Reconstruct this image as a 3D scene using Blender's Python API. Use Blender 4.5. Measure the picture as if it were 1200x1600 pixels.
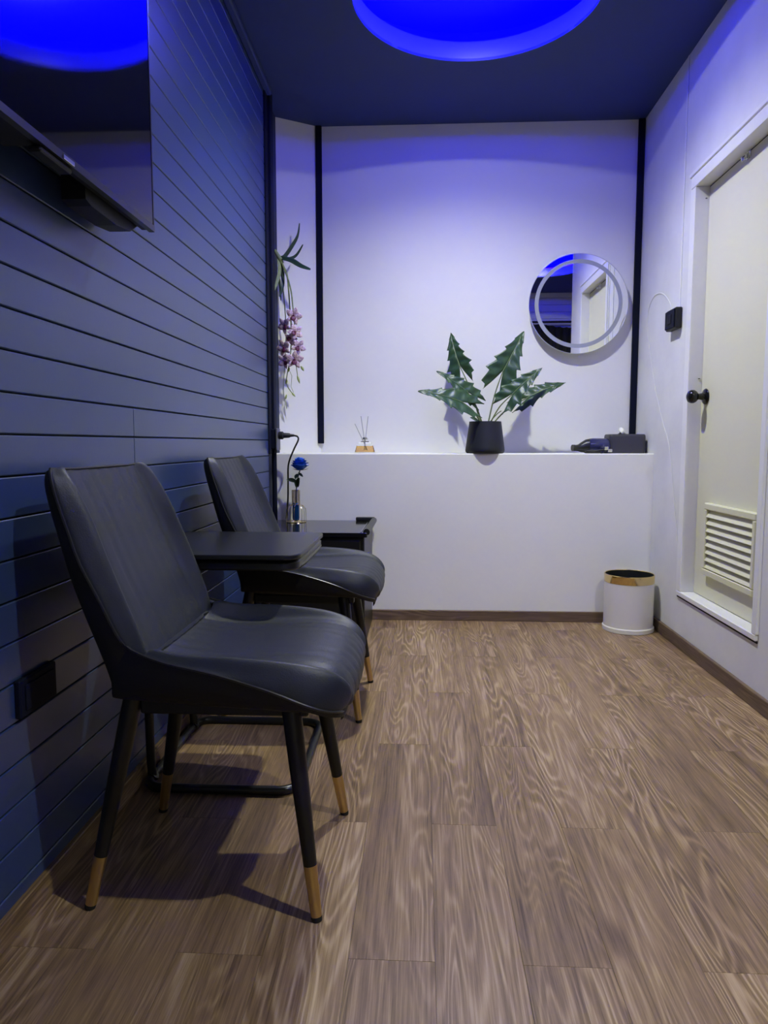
import bpy, math, random
from mathutils import Vector, Matrix, noise
R = math.radians
random.seed(7)
S = bpy.context.scene
for o in list(bpy.data.objects): bpy.data.objects.remove(o)
COL = S.collection

# ------------------------------------------------------------------ camera, world, exposure
cd = bpy.data.cameras.new('camera'); cam = bpy.data.objects.new('camera', cd); COL.objects.link(cam)
cd.sensor_fit = 'VERTICAL'; cd.sensor_height = 36; cd.lens = 1130/1600*36; cd.clip_start = .02
cam.location = (0, 0, .885); cam.rotation_euler = (R(90-5.41), 0, R(2.99))
S.camera = cam
w = bpy.data.worlds.new('world'); S.world = w; w.use_nodes = True
w.node_tree.nodes['Background'].inputs[0].default_value = (.02, .022, .03, 1)
w.node_tree.nodes['Background'].inputs[1].default_value = .2
S.view_settings.view_transform = 'Standard'; S.view_settings.look = 'None'
S.view_settings.gamma = 1; S.view_settings.use_curve_mapping = False
S.view_settings.exposure = 0.03
LAMP_WHITE = 400      # round ceiling lamp in the recess: glow of its diffuser
LAMP_BEAM = 195       # and its downward beam (W)
LED_BLUE = 250         # hidden strip around the recess

# ------------------------------------------------------------------ materials
def mat(name, col=(.5,.5,.5), rough=.5, metal=0, spec=.5, bump=0, bscale=200, var=0, vscale=4, trans=0, ior=1.45, coat=0, emit=None, estr=0, wear=None):
    m = bpy.data.materials.new(name); m.use_nodes = True
    nt = m.node_tree; b = nt.nodes['Principled BSDF']
    b.inputs['Base Color'].default_value = (*col, 1); b.inputs['Roughness'].default_value = rough
    b.inputs['Metallic'].default_value = metal; b.inputs['Specular IOR Level'].default_value = spec
    b.inputs['IOR'].default_value = ior; b.inputs['Transmission Weight'].default_value = trans
    b.inputs['Coat Weight'].default_value = coat
    tc = nt.nodes.new('ShaderNodeTexCoord')
    if var:
        n = nt.nodes.new('ShaderNodeTexNoise'); n.inputs['Scale'].default_value = vscale; n.inputs['Detail'].default_value = 5
        nt.links.new(tc.outputs['Object'], n.inputs['Vector'])
        r = nt.nodes.new('ShaderNodeValToRGB')
        r.color_ramp.elements[0].position = .3; r.color_ramp.elements[1].position = .7
        r.color_ramp.elements[0].color = (*[c*(1-var) for c in col], 1)
        r.color_ramp.elements[1].color = (*[min(1, c*(1+var)) for c in (wear or col)], 1)
        nt.links.new(n.outputs['Fac'], r.inputs['Fac']); nt.links.new(r.outputs['Color'], b.inputs['Base Color'])
    if bump:
        n2 = nt.nodes.new('ShaderNodeTexNoise'); n2.inputs['Scale'].default_value = bscale; n2.inputs['Detail'].default_value = 4
        nt.links.new(tc.outputs['Object'], n2.inputs['Vector'])
        bp = nt.nodes.new('ShaderNodeBump'); bp.inputs['Strength'].default_value = bump; bp.inputs['Distance'].default_value = .002
        nt.links.new(n2.outputs['Fac'], bp.inputs['Height']); nt.links.new(bp.outputs['Normal'], b.inputs['Normal'])
    if emit:
        b.inputs['Emission Color'].default_value = (*emit, 1); b.inputs['Emission Strength'].default_value = estr
    return m

def wood_mat(name, dark, mid, light, along='Y', rough=.42, s=1.0):
    m = bpy.data.materials.new(name); m.use_nodes = True
    nt = m.node_tree; N = nt.nodes; Lk = nt.links; b = N['Principled BSDF']
    tc = N.new('ShaderNodeTexCoord'); oi = N.new('ShaderNodeObjectInfo')
    mul = N.new('ShaderNodeVectorMath'); mul.operation = 'SCALE'; mul.inputs[0].default_value = (13.7, 31.3, 7.7)
    Lk.new(oi.outputs['Random'], mul.inputs['Scale'])
    add = N.new('ShaderNodeVectorMath'); add.operation = 'ADD'
    Lk.new(tc.outputs['Object'], add.inputs[0]); Lk.new(mul.outputs[0], add.inputs[1])
    def mp(sx, sy):
        v = N.new('ShaderNodeMapping'); v.inputs['Scale'].default_value = (sx*s, sy*s, sx*s) if along == 'Y' else (sy*s, sx*s, sx*s)
        Lk.new(add.outputs[0], v.inputs['Vector']); return v
    def nz(sx, sy, det=3, ro=.5, dist=0):
        n = N.new('ShaderNodeTexNoise'); n.inputs['Scale'].default_value = 1; n.inputs['Detail'].default_value = det
        n.inputs['Roughness'].default_value = ro; n.inputs['Distortion'].default_value = dist
        Lk.new(mp(sx, sy).outputs[0], n.inputs['Vector']); return n.outputs['Fac']
    def mth(op, a, c):
        k = N.new('ShaderNodeMath'); k.operation = op
        for i, q in enumerate((a, c)):
            if q is None: continue
            if isinstance(q, (int, float)): k.inputs[i].default_value = q
            else: Lk.new(q, k.inputs[i])
        return k.outputs[0]
    body = nz(11, 1.05, 1.6, .45, .25)                    # slow figure: its contour lines are the cathedral grain
    rings = mth('SINE', mth('MULTIPLY', body, 135), None)
    rings = mth('MULTIPLY', mth('ADD', rings, 1), .5)
    rings = mth('POWER', rings, 2.4)
    mask = nz(8, 1.0, 2, .5)
    mask = mth('MULTIPLY', mth('SUBTRACT', mask, .32), 3.2)
    mask = mth('MINIMUM', mth('MAXIMUM', mask, 0.12), 1)
    fibre = nz(300, 6, 4, .7)
    streak = nz(34, .9, 4, .6)
    broad = nz(7, .7, 3, .5)
    v = mth('MULTIPLY', mth('MULTIPLY', rings, mask), .34)
    v = mth('ADD', v, mth('MULTIPLY', mth('SUBTRACT', fibre, .5), 1.05))
    v = mth('ADD', v, mth('MULTIPLY', mth('SUBTRACT', streak, .5), .50))
    v = mth('ADD', v, mth('MULTIPLY', mth('SUBTRACT', broad, .5), .55))
    v = mth('ADD', v, .33)
    v = mth('ADD', v, mth('MULTIPLY', mth('SUBTRACT', oi.outputs['Random'], .5), .06))
    # knots
    vor = N.new('ShaderNodeTexVoronoi'); vor.inputs['Scale'].default_value = 1
    Lk.new(mp(7, 2.6).outputs[0], vor.inputs['Vector'])
    kn = mth('MINIMUM', mth('MULTIPLY', vor.outputs['Distance'], 5.5), 1)
    kn = mth('ADD', mth('MULTIPLY', kn, .62), .38)
    v = mth('MULTIPLY', v, kn)
    r = N.new('ShaderNodeValToRGB'); e = r.color_ramp.elements
    e[0].position = .02; e[0].color = (*dark, 1); e[1].position = .92; e[1].color = (*light, 1)
    q = e.new(.42); q.color = (*mid, 1)
    Lk.new(v, r.inputs['Fac']); Lk.new(r.outputs['Color'], b.inputs['Base Color'])
    b.inputs['Roughness'].default_value = rough; b.inputs['Specular IOR Level'].default_value = .35
    bp = N.new('ShaderNodeBump'); bp.inputs['Strength'].default_value = .18; bp.inputs['Distance'].default_value = .001
    Lk.new(v, bp.inputs['Height']); Lk.new(bp.outputs['Normal'], b.inputs['Normal'])
    return m

M = dict(
    white=mat('white_paint', (.80,.80,.80), .55, bump=.10, bscale=60, var=.02, vscale=3, spec=.3),
    white_rough=mat('patchy_white_plaster', (.74,.74,.76), .5, bump=.25, bscale=35, var=.05, vscale=6, spec=.35),
    recess=mat('recess_glow_tint', (.055,.06,.72), .28, spec=.5),  # blue LED glow put into the base colour, so white lamplight reads blue too
    navy=mat('navy_board_paint', (.029,.054,.148), .32, bump=.05, bscale=90, var=.06, vscale=5, spec=1.0),
    navy_gap=mat('navy_backing', (.012,.02,.055), .7),
    ceil=mat('navy_ceiling_paint', (.034,.052,.165), .6, bump=.08, bscale=60, var=.04, vscale=3, spec=.3),
    trim=mat('black_trim', (.006,.008,.022), .65, spec=.12),
    floor=wood_mat('oak_vinyl', (.056,.032,.017), (.222,.142,.073), (.45,.33,.20)),
    floor_gap=mat('floor_joint', (.07,.045,.028), .8),
    skirt=wood_mat('brown_skirting', (.05,.032,.021), (.135,.090,.058), (.24,.165,.108), 'X', .5),
    skirty=wood_mat('brown_skirting_side', (.05,.032,.021), (.135,.090,.058), (.24,.165,.108), 'Y', .5),
    leather=mat('black_leather', (.015,.018,.026), .48, bump=.22, bscale=420, var=.10, vscale=30, spec=.5),
    shell=mat('black_backing', (.005,.005,.008), .6, bump=.15, bscale=300),
    piping=mat('black_piping', (.020,.020,.023), .35),
    leg=mat('black_leg_enamel', (.006,.006,.008), .38),
    brass=mat('brushed_brass', (.62,.45,.20), .33, metal=1, bump=.1, bscale=300),
    gold=mat('polished_gold', (.80,.63,.28), .16, metal=1),
    rubber=mat('black_rubber', (.012,.012,.012), .8),
    tabletop=mat('black_laminate', (.011,.012,.016), .33, bump=.08, bscale=500),
    blackmetal=mat('black_tube', (.010,.010,.012), .30),
    glossblack=mat('gloss_black_top', (.008,.008,.011), .10),
    cabinet=mat('black_cabinet', (.009,.009,.011), .35),
    chrome=mat('chrome', (.8,.8,.82), .15, metal=1),
    screen=mat('black_screen', (.0025,.0025,.004), .045, spec=.85),
    tvplastic=mat('black_plastic', (.005,.005,.008), .5, bump=.1, bscale=300),
    tvbezel=mat('dark_bezel', (.05,.05,.06), .28, metal=.6),
    door=mat('cream_door', (.72,.71,.52), .42, var=.015, vscale=4, spec=.4),
    frame=mat('white_frame_gloss', (.80,.80,.82), .35, var=.02, vscale=12),
    dark=mat('dark_void', (.01,.01,.01), .9),
    knob=mat('black_knob', (.008,.008,.010), .14),
    pot=mat('matt_black_pot', (.009,.011,.017), .55, bump=.15, bscale=150),
    soil=mat('dark_soil', (.03,.022,.016), .95, bump=.8, bscale=80),
    leaf=mat('glossy_green_leaf', (.026,.066,.032), .42, var=.28, vscale=40, spec=.55),
    leafpale=mat('leaf_vein', (.16,.24,.12), .4),
    stem=mat('green_stem', (.13,.17,.075), .5),
    orchidleaf=mat('dark_orchid_leaf', (.022,.055,.032), .4, var=.25, vscale=30),
    orchidstem=mat('pale_green_stem', (.24,.30,.14), .5, var=.2, vscale=60),
    petal=mat('mauve_petal', (.36,.17,.30), .6, var=.30, vscale=120, wear=(.70,.56,.66)),
    lip=mat('plum_lip', (.12,.018,.075), .5),
    bud=mat('green_bud', (.34,.42,.14), .5, var=.2, vscale=80),
    rose=mat('blue_rose_petal', (.010,.110,.66), .5, var=.30, vscale=50),
    roseleaf=mat('rose_leaf', (.028,.055,.030), .5, var=.2, vscale=60),
    glass=mat('clear_glass', (.97,.98,.98), .03, trans=1, ior=1.3),
    smoke=mat('smoked_glass', (.70,.66,.62), .05, trans=1, ior=1.25),
    bluewater=mat('blue_gel', (.01,.16,.75), .15, trans=.35, ior=1.33),
    amber=mat('amber_oil', (.95,.60,.22), .06, trans=.85, ior=1.30),
    reed=mat('grey_reed', (.40,.40,.42), .8),
    mirror=mat('mirror_silver', (.92,.93,.94), .01, metal=1),
    frost=mat('frosted_ring', (.34,.36,.41), .4),
    mirroredge=mat('mirror_edge', (.55,.57,.60), .3, metal=.7),
    dryer=mat('navy_dryer', (.028,.030,.105), .22, coat=.3),
    dryerdark=mat('dark_dryer_nozzle', (.016,.016,.020), .3),
    greyleather=mat('charcoal_leatherette', (.042,.041,.052), .5, bump=.3, bscale=350),
    tissue=mat('tissue', (.85,.85,.88), .9),
    binwhite=mat('cream_white_bin', (.70,.68,.66), .38),
    liner=mat('black_bin_liner', (.012,.014,.016), .28, bump=.6, bscale=40),
    cable=mat('black_cable', (.014,.014,.016), .5),
    whitecable=mat('white_cable', (.82,.82,.86), .45),
    greyplug=mat('grey_plug', (.10,.10,.115), .5),
    curtain=mat('black_curtain', (.010,.010,.013), .9, bump=.3, bscale=200),
    lampbody=mat('white_lamp_body', (.8,.8,.8), .4),
    diffuser=mat('lamp_diffuser', (.9,.9,.9), .4, emit=(.97,1,.80), estr=LAMP_WHITE),
    led=mat('blue_led', (.1,.1,.9), .4, emit=(.0006,.0,1), estr=LED_BLUE),
)

# ------------------------------------------------------------------ geometry helpers: every one returns (verts, faces)
def box(x0, x1, y0, y1, z0, z1):
    v = [(x,y,z) for x in (x0,x1) for y in (y0,y1) for z in (z0,z1)]
    return v, [(0,1,3,2),(4,6,7,5),(0,4,5,1),(2,3,7,6),(0,2,6,4),(1,5,7,3)]
def cboxb(x0, x1, y0, y1, z0, z1, b):       # box with chamfered edges
    v = []; f = []
    X=(x0,x1); Y=(y0,y1); Z=(z0,z1); idx={}
    for i in (0,1):
        for j in (0,1):
            for k in (0,1):
                sx,sy,sz = (1-2*i)*b,(1-2*j)*b,(1-2*k)*b
                for a,p in enumerate(((X[i],Y[j]+sy,Z[k]+sz),(X[i]+sx,Y[j],Z[k]+sz),(X[i]+sx,Y[j]+sy,Z[k]))):
                    idx[i,j,k,a]=len(v); v.append(p)
    g=lambda *q: idx[q]
    for i in (0,1): f.append((g(i,0,0,0),g(i,1,0,0),g(i,1,1,0),g(i,0,1,0)))
    for j in (0,1): f.append((g(0,j,0,1),g(1,j,0,1),g(1,j,1,1),g(0,j,1,1)))
    for k in (0,1): f.append((g(0,0,k,2),g(1,0,k,2),g(1,1,k,2),g(0,1,k,2)))
    for i in (0,1):
        for j in (0,1): f.append((g(i,j,0,0),g(i,j,1,0),g(i,j,1,1),g(i,j,0,1)))
        for k in (0,1): f.append((g(i,0,k,0),g(i,1,k,0),g(i,1,k,2),g(i,0,k,2)))
    for j in (0,1):
        for k in (0,1): f.append((g(0,j,k,1),g(1,j,k,1),g(1,j,k,2),g(0,j,k,2)))
    for i in (0,1):
        for j in (0,1):
            for k in (0,1): f.append((g(i,j,k,0),g(i,j,k,1),g(i,j,k,2)))
    return v, f
def join(*parts):
    V=[]; F=[]
    for v,f in parts:
        o=len(V); V+=list(v); F+=[tuple(i+o for i in q) for q in f]
    return V,F
def xf(geo, mtx):
    v,f=geo; return [tuple(mtx@Vector(p)) for p in v], f
def rings(rows, closed=True, cap0=True, cap1=True):
    V=[]; F=[]; n=len(rows[0])
    for r in rows: V+= [tuple(p) for p in r]
    for i in range(len(rows)-1):
        for j in range(n if closed else n-1):
            k=(j+1)%n
            F.append((i*n+j,i*n+k,(i+1)*n+k,(i+1)*n+j))
    if closed and cap0: F.append(tuple(range(n-1,-1,-1)))
    if closed and cap1: F.append(tuple((len(rows)-1)*n+j for j in range(n)))
    return V,F
def lathe(prof, seg=32, cx=0, cy=0, sx=1, sy=1, cap0=True, cap1=True):
    rows=[[(cx+r*sx*math.cos(2*math.pi*j/seg),cy+r*sy*math.sin(2*math.pi*j/seg),z) for j in range(seg)] for r,z in prof]
    return rings(rows,True,cap0,cap1)
def smooth_path(P, n=6, closed=False):
    P=[Vector(p) for p in P]; out=[]; L=len(P)
    for i in range(L if closed else L-1):
        if closed: a,b,c,d=P[i-1],P[i],P[(i+1)%L],P[(i+2)%L]
        else: a,b,c,d=P[max(i-1,0)],P[i],P[i+1],P[min(i+2,L-1)]
        for k in range(n):
            t=k/n
            out.append(.5*((2*b)+(c-a)*t+(2*a-5*b+4*c-d)*t*t+(3*b-a-3*c+d)*t**3))
    if not closed: out.append(P[-1])
    return out
def tube(P, r, seg=10, closed=False, smooth=0):
    if smooth: P=smooth_path(P,smooth,closed)
    P=[Vector(p) for p in P]; n=len(P)
    rr=r if isinstance(r,(list,tuple)) else [r]*n
    if len(rr)!=n: rr=[rr[0]+(rr[-1]-rr[0])*i/(n-1) for i in range(n)]
    rows=[]; prev=None
    for i in range(n):
        if closed: t=P[(i+1)%n]-P[i-1]
        else: t=P[min(i+1,n-1)]-P[max(i-1,0)]
        t=t.normalized()
        if prev is None:
            u=t.cross(Vector((0,0,1)))
            if u.length<.05: u=t.cross(Vector((1,0,0)))
        else: u=prev-t*prev.dot(t)
        u=u.normalized(); prev=u; v=t.cross(u)
        rows.append([P[i]+(u*math.cos(2*math.pi*j/seg)+v*math.sin(2*math.pi*j/seg))*rr[i] for j in range(seg)])
    if closed: rows.append(rows[0]); return rings(rows,True,False,False)
    return rings(rows)
def rrect(x0,x1,y0,y1,r,seg=6):
    pts=[]
    rs=r if isinstance(r,(list,tuple)) else (r,)*4
    for (cx,cy,a),q in zip(((x1,y1,0),(x0,y1,90),(x0,y0,180),(x1,y0,270)),rs):
        sx=1 if a in (0,270) else -1; sy=1 if a in (0,90) else -1
        for k in range(seg+1):
            t=R(a+90*k/seg); pts.append((cx-sx*q+q*math.cos(t),cy-sy*q+q*math.sin(t)))
    return pts
def slab(outline, z0, z1, b=.002):
    c=Vector((sum(p[0] for p in outline)/len(outline),sum(p[1] for p in outline)/len(outline)))
    def ins(d):
        n=len(outline); res=[]
        for i in range(n):
            a=Vector(outline[i-1]); p=Vector(outline[i]); q=Vector(outline[(i+1)%n])
            t=(q-a); 
            if t.length<1e-9: res.append(p); continue
            t.normalize(); nn=Vector((-t.y,t.x)); res.append(p+nn*d)
        return res
    i1=ins(b)
    return rings([[(p[0],p[1],z0) for p in i1],[(p[0],p[1],z0+b) for p in outline],[(p[0],p[1],z1-b) for p in outline],[(p[0],p[1],z1) for p in i1]])
def grid(fn, nu, nv):
    V=[fn(i/nu,j/nv) for i in range(nu+1) for j in range(nv+1)]
    F=[(i*(nv+1)+j,(i+1)*(nv+1)+j,(i+1)*(nv+1)+j+1,i*(nv+1)+j+1) for i in range(nu) for j in range(nv)]
    return [tuple(p) for p in V],F
def thick(geo_top, geo_bot, nu, nv):    # two grids with the same layout closed into a solid
    V=list(geo_top[0])+list(geo_bot[0]); n=len(geo_top[0])
    F=list(geo_top[1])+[tuple(reversed([i+n for i in f])) for f in geo_bot[1]]
    w_=nv+1
    edge=[(0,j) for j in range(nv+1)]+[(i,nv) for i in range(1,nu+1)]+[(nu,j) for j in range(nv-1,-1,-1)]+[(i,0) for i in range(nu-1,0,-1)]
    ids=[i*w_+j for i,j in edge]
    for k in range(len(ids)):
        a,b=ids[k],ids[(k+1)%len(ids)]
        F.append((a,b,b+n,a+n))
    return V,F

def mesh_data(name, geo, m, smooth=False, angle=40):
    me=bpy.data.meshes.new(name); me.from_pydata(geo[0],[],geo[1]); me.validate()
    import bmesh
    bm=bmesh.new(); bm.from_mesh(me); bmesh.ops.recalc_face_normals(bm,faces=bm.faces); bm.to_mesh(me); bm.free()
    if m: me.materials.append(M[m])
    if smooth:
        me.shade_smooth()
        if angle<180: me.set_sharp_from_angle(angle=R(angle))
    return me
def part(name, geo, m, parent=None, smooth=False, angle=40, label=None, world=False, me=None, loc=None):
    """one mesh object; with world=True the geometry is in room coordinates and is re-expressed about the parent's base"""
    if world and parent is not None:
        off=root_of(parent)
        geo=([tuple(Vector(p)-off) for p in geo[0]],geo[1])
    o=bpy.data.objects.new(name, me or mesh_data(name,geo,m,smooth,angle)); COL.objects.link(o)
    if parent is not None: o.parent=parent
    if loc is not None: o.location=loc
    if label: o['label']=label
    return o
def root_of(p):
    v=Vector((0,0,0))
    while p is not None: v+=p.location; p=p.parent
    return v
def tag(o, label, cat, group=None):
    o['label']=label; o['category']=cat
    if group: o['group']=group
    return o
def thing(name, label, cat, loc=(0,0,0), rz=0, group=None):
    o=bpy.data.objects.new(name,None); COL.objects.link(o); o.empty_display_size=.05
    o.location=loc; o.rotation_euler=(0,0,rz)
    return tag(o,label,cat,group)
def struct(name, geo, m, label=None, smooth=False):
    o=part(name,geo,m,None,smooth); o['kind']='structure'
    if label: o['label']=label
    return o
def single(name, geo, m, label, cat, loc, smooth=False, angle=40):
    g=([tuple(Vector(p)-Vector(loc)) for p in geo[0]],geo[1])
    o=part(name,g,m,None,smooth,angle); o.location=loc
    return tag(o,label,cat)
def copy_tree(o, parent=None):
    c=o.copy(); COL.objects.link(c); c.parent=parent
    for ch in [q for q in o.children]: copy_tree(ch,c)
    return c

# ------------------------------------------------------------------ room shell (metres)
XL, XR, YB, YF, ZC = -.735, 1.125, 3.91, -.45, 2.525   # left wall, right wall, back wall, wall behind the camera, ceiling
YLEDGE, ZLEDGE = 3.585, .836
XE, YC = 1.95, 2.08                                     # the entrance side is wider: right wall ends at YC
CX, CY, CR = .195, 2.84, .462                           # round ceiling recess

# floor and its planks
fl=struct('floor',box(XL-.1,XE+.1,YF-.1,YB+.1,-.06,-.0035),'floor_gap','brown oak plank floor running towards the back ledge')
cache={}
PW=.15; col0=-6
for c in range(col0,13):
    x0=.027+PW*c; x1=x0+PW
    x0c=max(x0,XL); x1c=min(x1,XE)
    if x1c-x0c<.01: continue
    off=1.165 if c%2 else 1.617
    k=-3
    while off+.9*k<YLEDGE+.3:
        y0=max(off+.9*k,YF); y1=min(off+.9*(k+1),YLEDGE+.02); k+=1
        if y1-y0<.02: continue
        g=.0002; key=(round(x1c-x0c,4),round(y1-y0,4))
        if key not in cache:
            a,b=key; cache[key]=mesh_data('floor_plank',cboxb(-a/2+g,a/2-g,-b/2+g,b/2-g,-.0035,0,.0003),'floor')
        part('floor_plank',None,None,fl,me=cache[key],loc=((x0c+x1c)/2,(y0+y1)/2,0))

# left wall: navy horizontal boards over a backing
wl=struct('wall_left',box(XL-.12,XL-.012,YF,YB,0,ZC+.02),'navy_gap','navy blue wall of horizontal painted boards')
P=.0747; z0=.901-P*12
def wall_boards(parent, n_rows, make):
    for k in range(n_rows):
        a=z0+P*k+.0016; b=a+P-.0032
        a=max(a,.003); b=min(b,ZC)
        if b-a<.01: continue
        make(k,a,b)
lb={}
def left_board(k,a,b):
    for (ya,yb) in ([(YF,1.8228),(1.8232,3.45)] if k in (11,12) else [(YF,3.45)]):
        key=(round(b-a,4),ya,yb)
        if key not in lb:
            h=(b-a)/2; l=(yb-ya)/2
            lb[key]=mesh_data('wall_board',cboxb(-.006,.006,-l,l,-h,h,.0018),'navy')
        part('wall_board',None,None,wl,me=lb[key],loc=(XL-.006,(ya+yb)/2,(a+b)/2))
wall_boards(wl,34,left_board)

# wall behind the camera: pale boards
wf=struct('wall_front',box(XL-.1,XE+.1,YF-.12,YF-.012,0,ZC+.02),'white_rough','white boarded wall behind the viewer, seen in the mirror')
fb={}
def front_board(k,a,b):
    key=round(b-a,4)
    if key not in fb:
        h=(b-a)/2; l=(XE-XL)/2
        fb[key]=mesh_data('wall_board',cboxb(-l,l,-.006,.006,-h,h,.0018),'white')
    part('wall_board',None,None,wf,me=fb[key],loc=((XL+XE)/2,YF-.006,(a+b)/2))
wall_boards(wf,34,front_board)

# back wall, angled side panel, ledge
struct('wall_back',box(-.55,XE+.1,YB,YB+.1,0,ZC+.25),'white','white back wall above the ledge')
pa=Vector((-.83,3.735)); pb=Vector((-.545,YB)); d=(pb-pa).normalized(); nrm=Vector((-d.y,d.x))*.1
struct('wall_back_panel',rings([[(*p,ZLEDGE-.1) for p in (pa,pb,pb+nrm,pa+nrm)],[(*p,ZC+.02) for p in (pa,pb,pb+nrm,pa+nrm)]]),'white','narrow white wall panel set at an angle behind the hanging orchid')
struct('wall_ledge',cboxb(XL-.05,XR+.01,YLEDGE,YB+.01,-.02,ZLEDGE,.004),'white','low white wall with a deep ledge on top')
# right wall with a door opening
DY0,DY1,DZ0,DZ1=2.43,3.17,.235,1.965
struct('wall_right',join(box(XR,XR+.12,DY1,YB+.02,0,ZC+.02),box(XR,XR+.12,YC,DY0,0,ZC+.02),box(XR,XR+.12,DY0,DY1,0,DZ0),box(XR,XR+.12,DY0,DY1,DZ1,ZC+.02)),'white_rough','white plastered wall with the cream door')
struct('wall_entrance',box(XR+.12,XE+.1,YC,YC+.1,0,ZC+.02),'navy','navy wall where the entrance side widens')
struct('wall_entrance_side',box(XE,XE+.1,YF-.1,YC+.1,0,ZC+.02),'navy','navy side wall of the entrance')
# ceiling with a round hole, and the recess above it
def ceiling_geo(x0,x1,y0,y1,cx,cy):
    angs=sorted([2*math.pi*i/96 for i in range(96)]+[math.atan2(y-cy,x-cx)%(2*math.pi) for x in (x0,x1) for y in (y0,y1)])
    inn=[];out=[]
    for a in angs:
        c,s=math.cos(a),math.sin(a)
        t=min([(x1-cx)/c if c>1e-9 else ((x0-cx)/c if c<-1e-9 else 1e9),(y1-cy)/s if s>1e-9 else ((y0-cy)/s if s<-1e-9 else 1e9)])
        inn.append((cx+CR*c,cy+CR*s)); out.append((cx+t*c,cy+t*s))
    rows=[[(*p,ZC) for p in out],[(*p,ZC) for p in inn],[(*p,ZC+.012) for p in inn],[(*p,ZC+.012) for p in out]]
    rows.append(rows[0]); return rings(rows,True,False,False)
RINGS=((CX,CY),(1.10,.76))                             # a second recess over the wider entrance shows in the mirror
struct('ceiling',join(ceiling_geo(XL-.1,XE+.1,2.0,YB+.1,*RINGS[0]),ceiling_geo(XL-.1,XE+.1,YF-.1,2.0,*RINGS[1])),'ceil','dark navy ceiling with round recesses')
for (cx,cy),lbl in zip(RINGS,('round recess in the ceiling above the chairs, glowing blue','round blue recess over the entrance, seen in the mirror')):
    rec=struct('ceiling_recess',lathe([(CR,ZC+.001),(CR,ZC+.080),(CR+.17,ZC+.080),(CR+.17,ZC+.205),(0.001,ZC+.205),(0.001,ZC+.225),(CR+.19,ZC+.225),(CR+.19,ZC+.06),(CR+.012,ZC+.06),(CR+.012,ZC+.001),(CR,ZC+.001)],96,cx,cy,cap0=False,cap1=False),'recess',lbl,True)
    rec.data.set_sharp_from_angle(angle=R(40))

# skirting boards and black trims
struct('baseboard_back',cboxb(XL,XR,YLEDGE-.012,YLEDGE+.002,0,.052,.002),'skirt','brown wooden skirting along the low white wall')
struct('baseboard_right',cboxb(XR-.012,XR+.002,YC,YLEDGE-.012,0,.055,.002),'skirty','brown wooden skirting below the door wall')
struct('baseboard_left',cboxb(XL-.002,XL+.012,YF,3.5,0,.052,.002),'floor','brown wooden skirting below the navy boards')
struct('trim_1',join(cboxb(XL-.03,XL+.008,3.445,3.50,ZLEDGE,ZC,.003),cboxb(XL-.03,XL+.02,3.50,3.56,ZLEDGE,ZC,.004)),'trim','black vertical corner strip at the end of the navy boards')
struct('trim_2',cboxb(-.560,-.528,YB-.018,YB-.002,.885,ZC,.003),'trim','black vertical strip left of the white back wall')
struct('trim_3',cboxb(XR-.034,XR-.001,YB-.016,YB-.002,ZLEDGE+.002,ZC,.003),'trim','black vertical strip in the right corner')
struct('trim_4',cboxb(XL-.001,XL+.03,YF,3.5,ZC-.03,ZC-.001,.006),'ceil','navy strip along the top of the boards')

# ------------------------------------------------------------------ lights that the room has
for k,(cx,cy) in enumerate(RINGS):
    lamp=thing('ceiling_lamp',('round white lamp inside the blue ceiling recess in front of the ledge','round white lamp inside the blue recess over the entrance')[k],'lamp',(cx,cy,ZC+.135),group='round lamps in the ceiling recesses')
    part('lamp_body',lathe([(.085,.072),(.085,.004),(.078,0),(.037,0),(.037,.006),(.001,.006)],40),'lampbody',lamp,True)
    part('diffuser',lathe([(.0365,.004),(.035,.0015),(.001,0.0010)],40),'diffuser',lamp,True)
    ld=bpy.data.lights.new('beam','SPOT'); ld.energy=LAMP_BEAM; ld.color=(.97,1,.80); ld.spot_size=R(138); ld.spot_blend=1; ld.shadow_soft_size=.03
    lo=bpy.data.objects.new('beam',ld); COL.objects.link(lo); lo.parent=lamp; lo.location=(0,0,-.004)
    led=single('led_strip',tube([(cx+(CR+.035)*math.cos(2*math.pi*i/96),cy+(CR+.035)*math.sin(2*math.pi*i/96),ZC+.0875) for i in range(96)],.0065,8,True),'led',('blue light strip around the recess in front of the ledge','blue light strip around the recess over the entrance')[k],'light strip',(cx,cy,ZC+.08),True)
    led['group']='light strips in the ceiling recesses'

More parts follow.
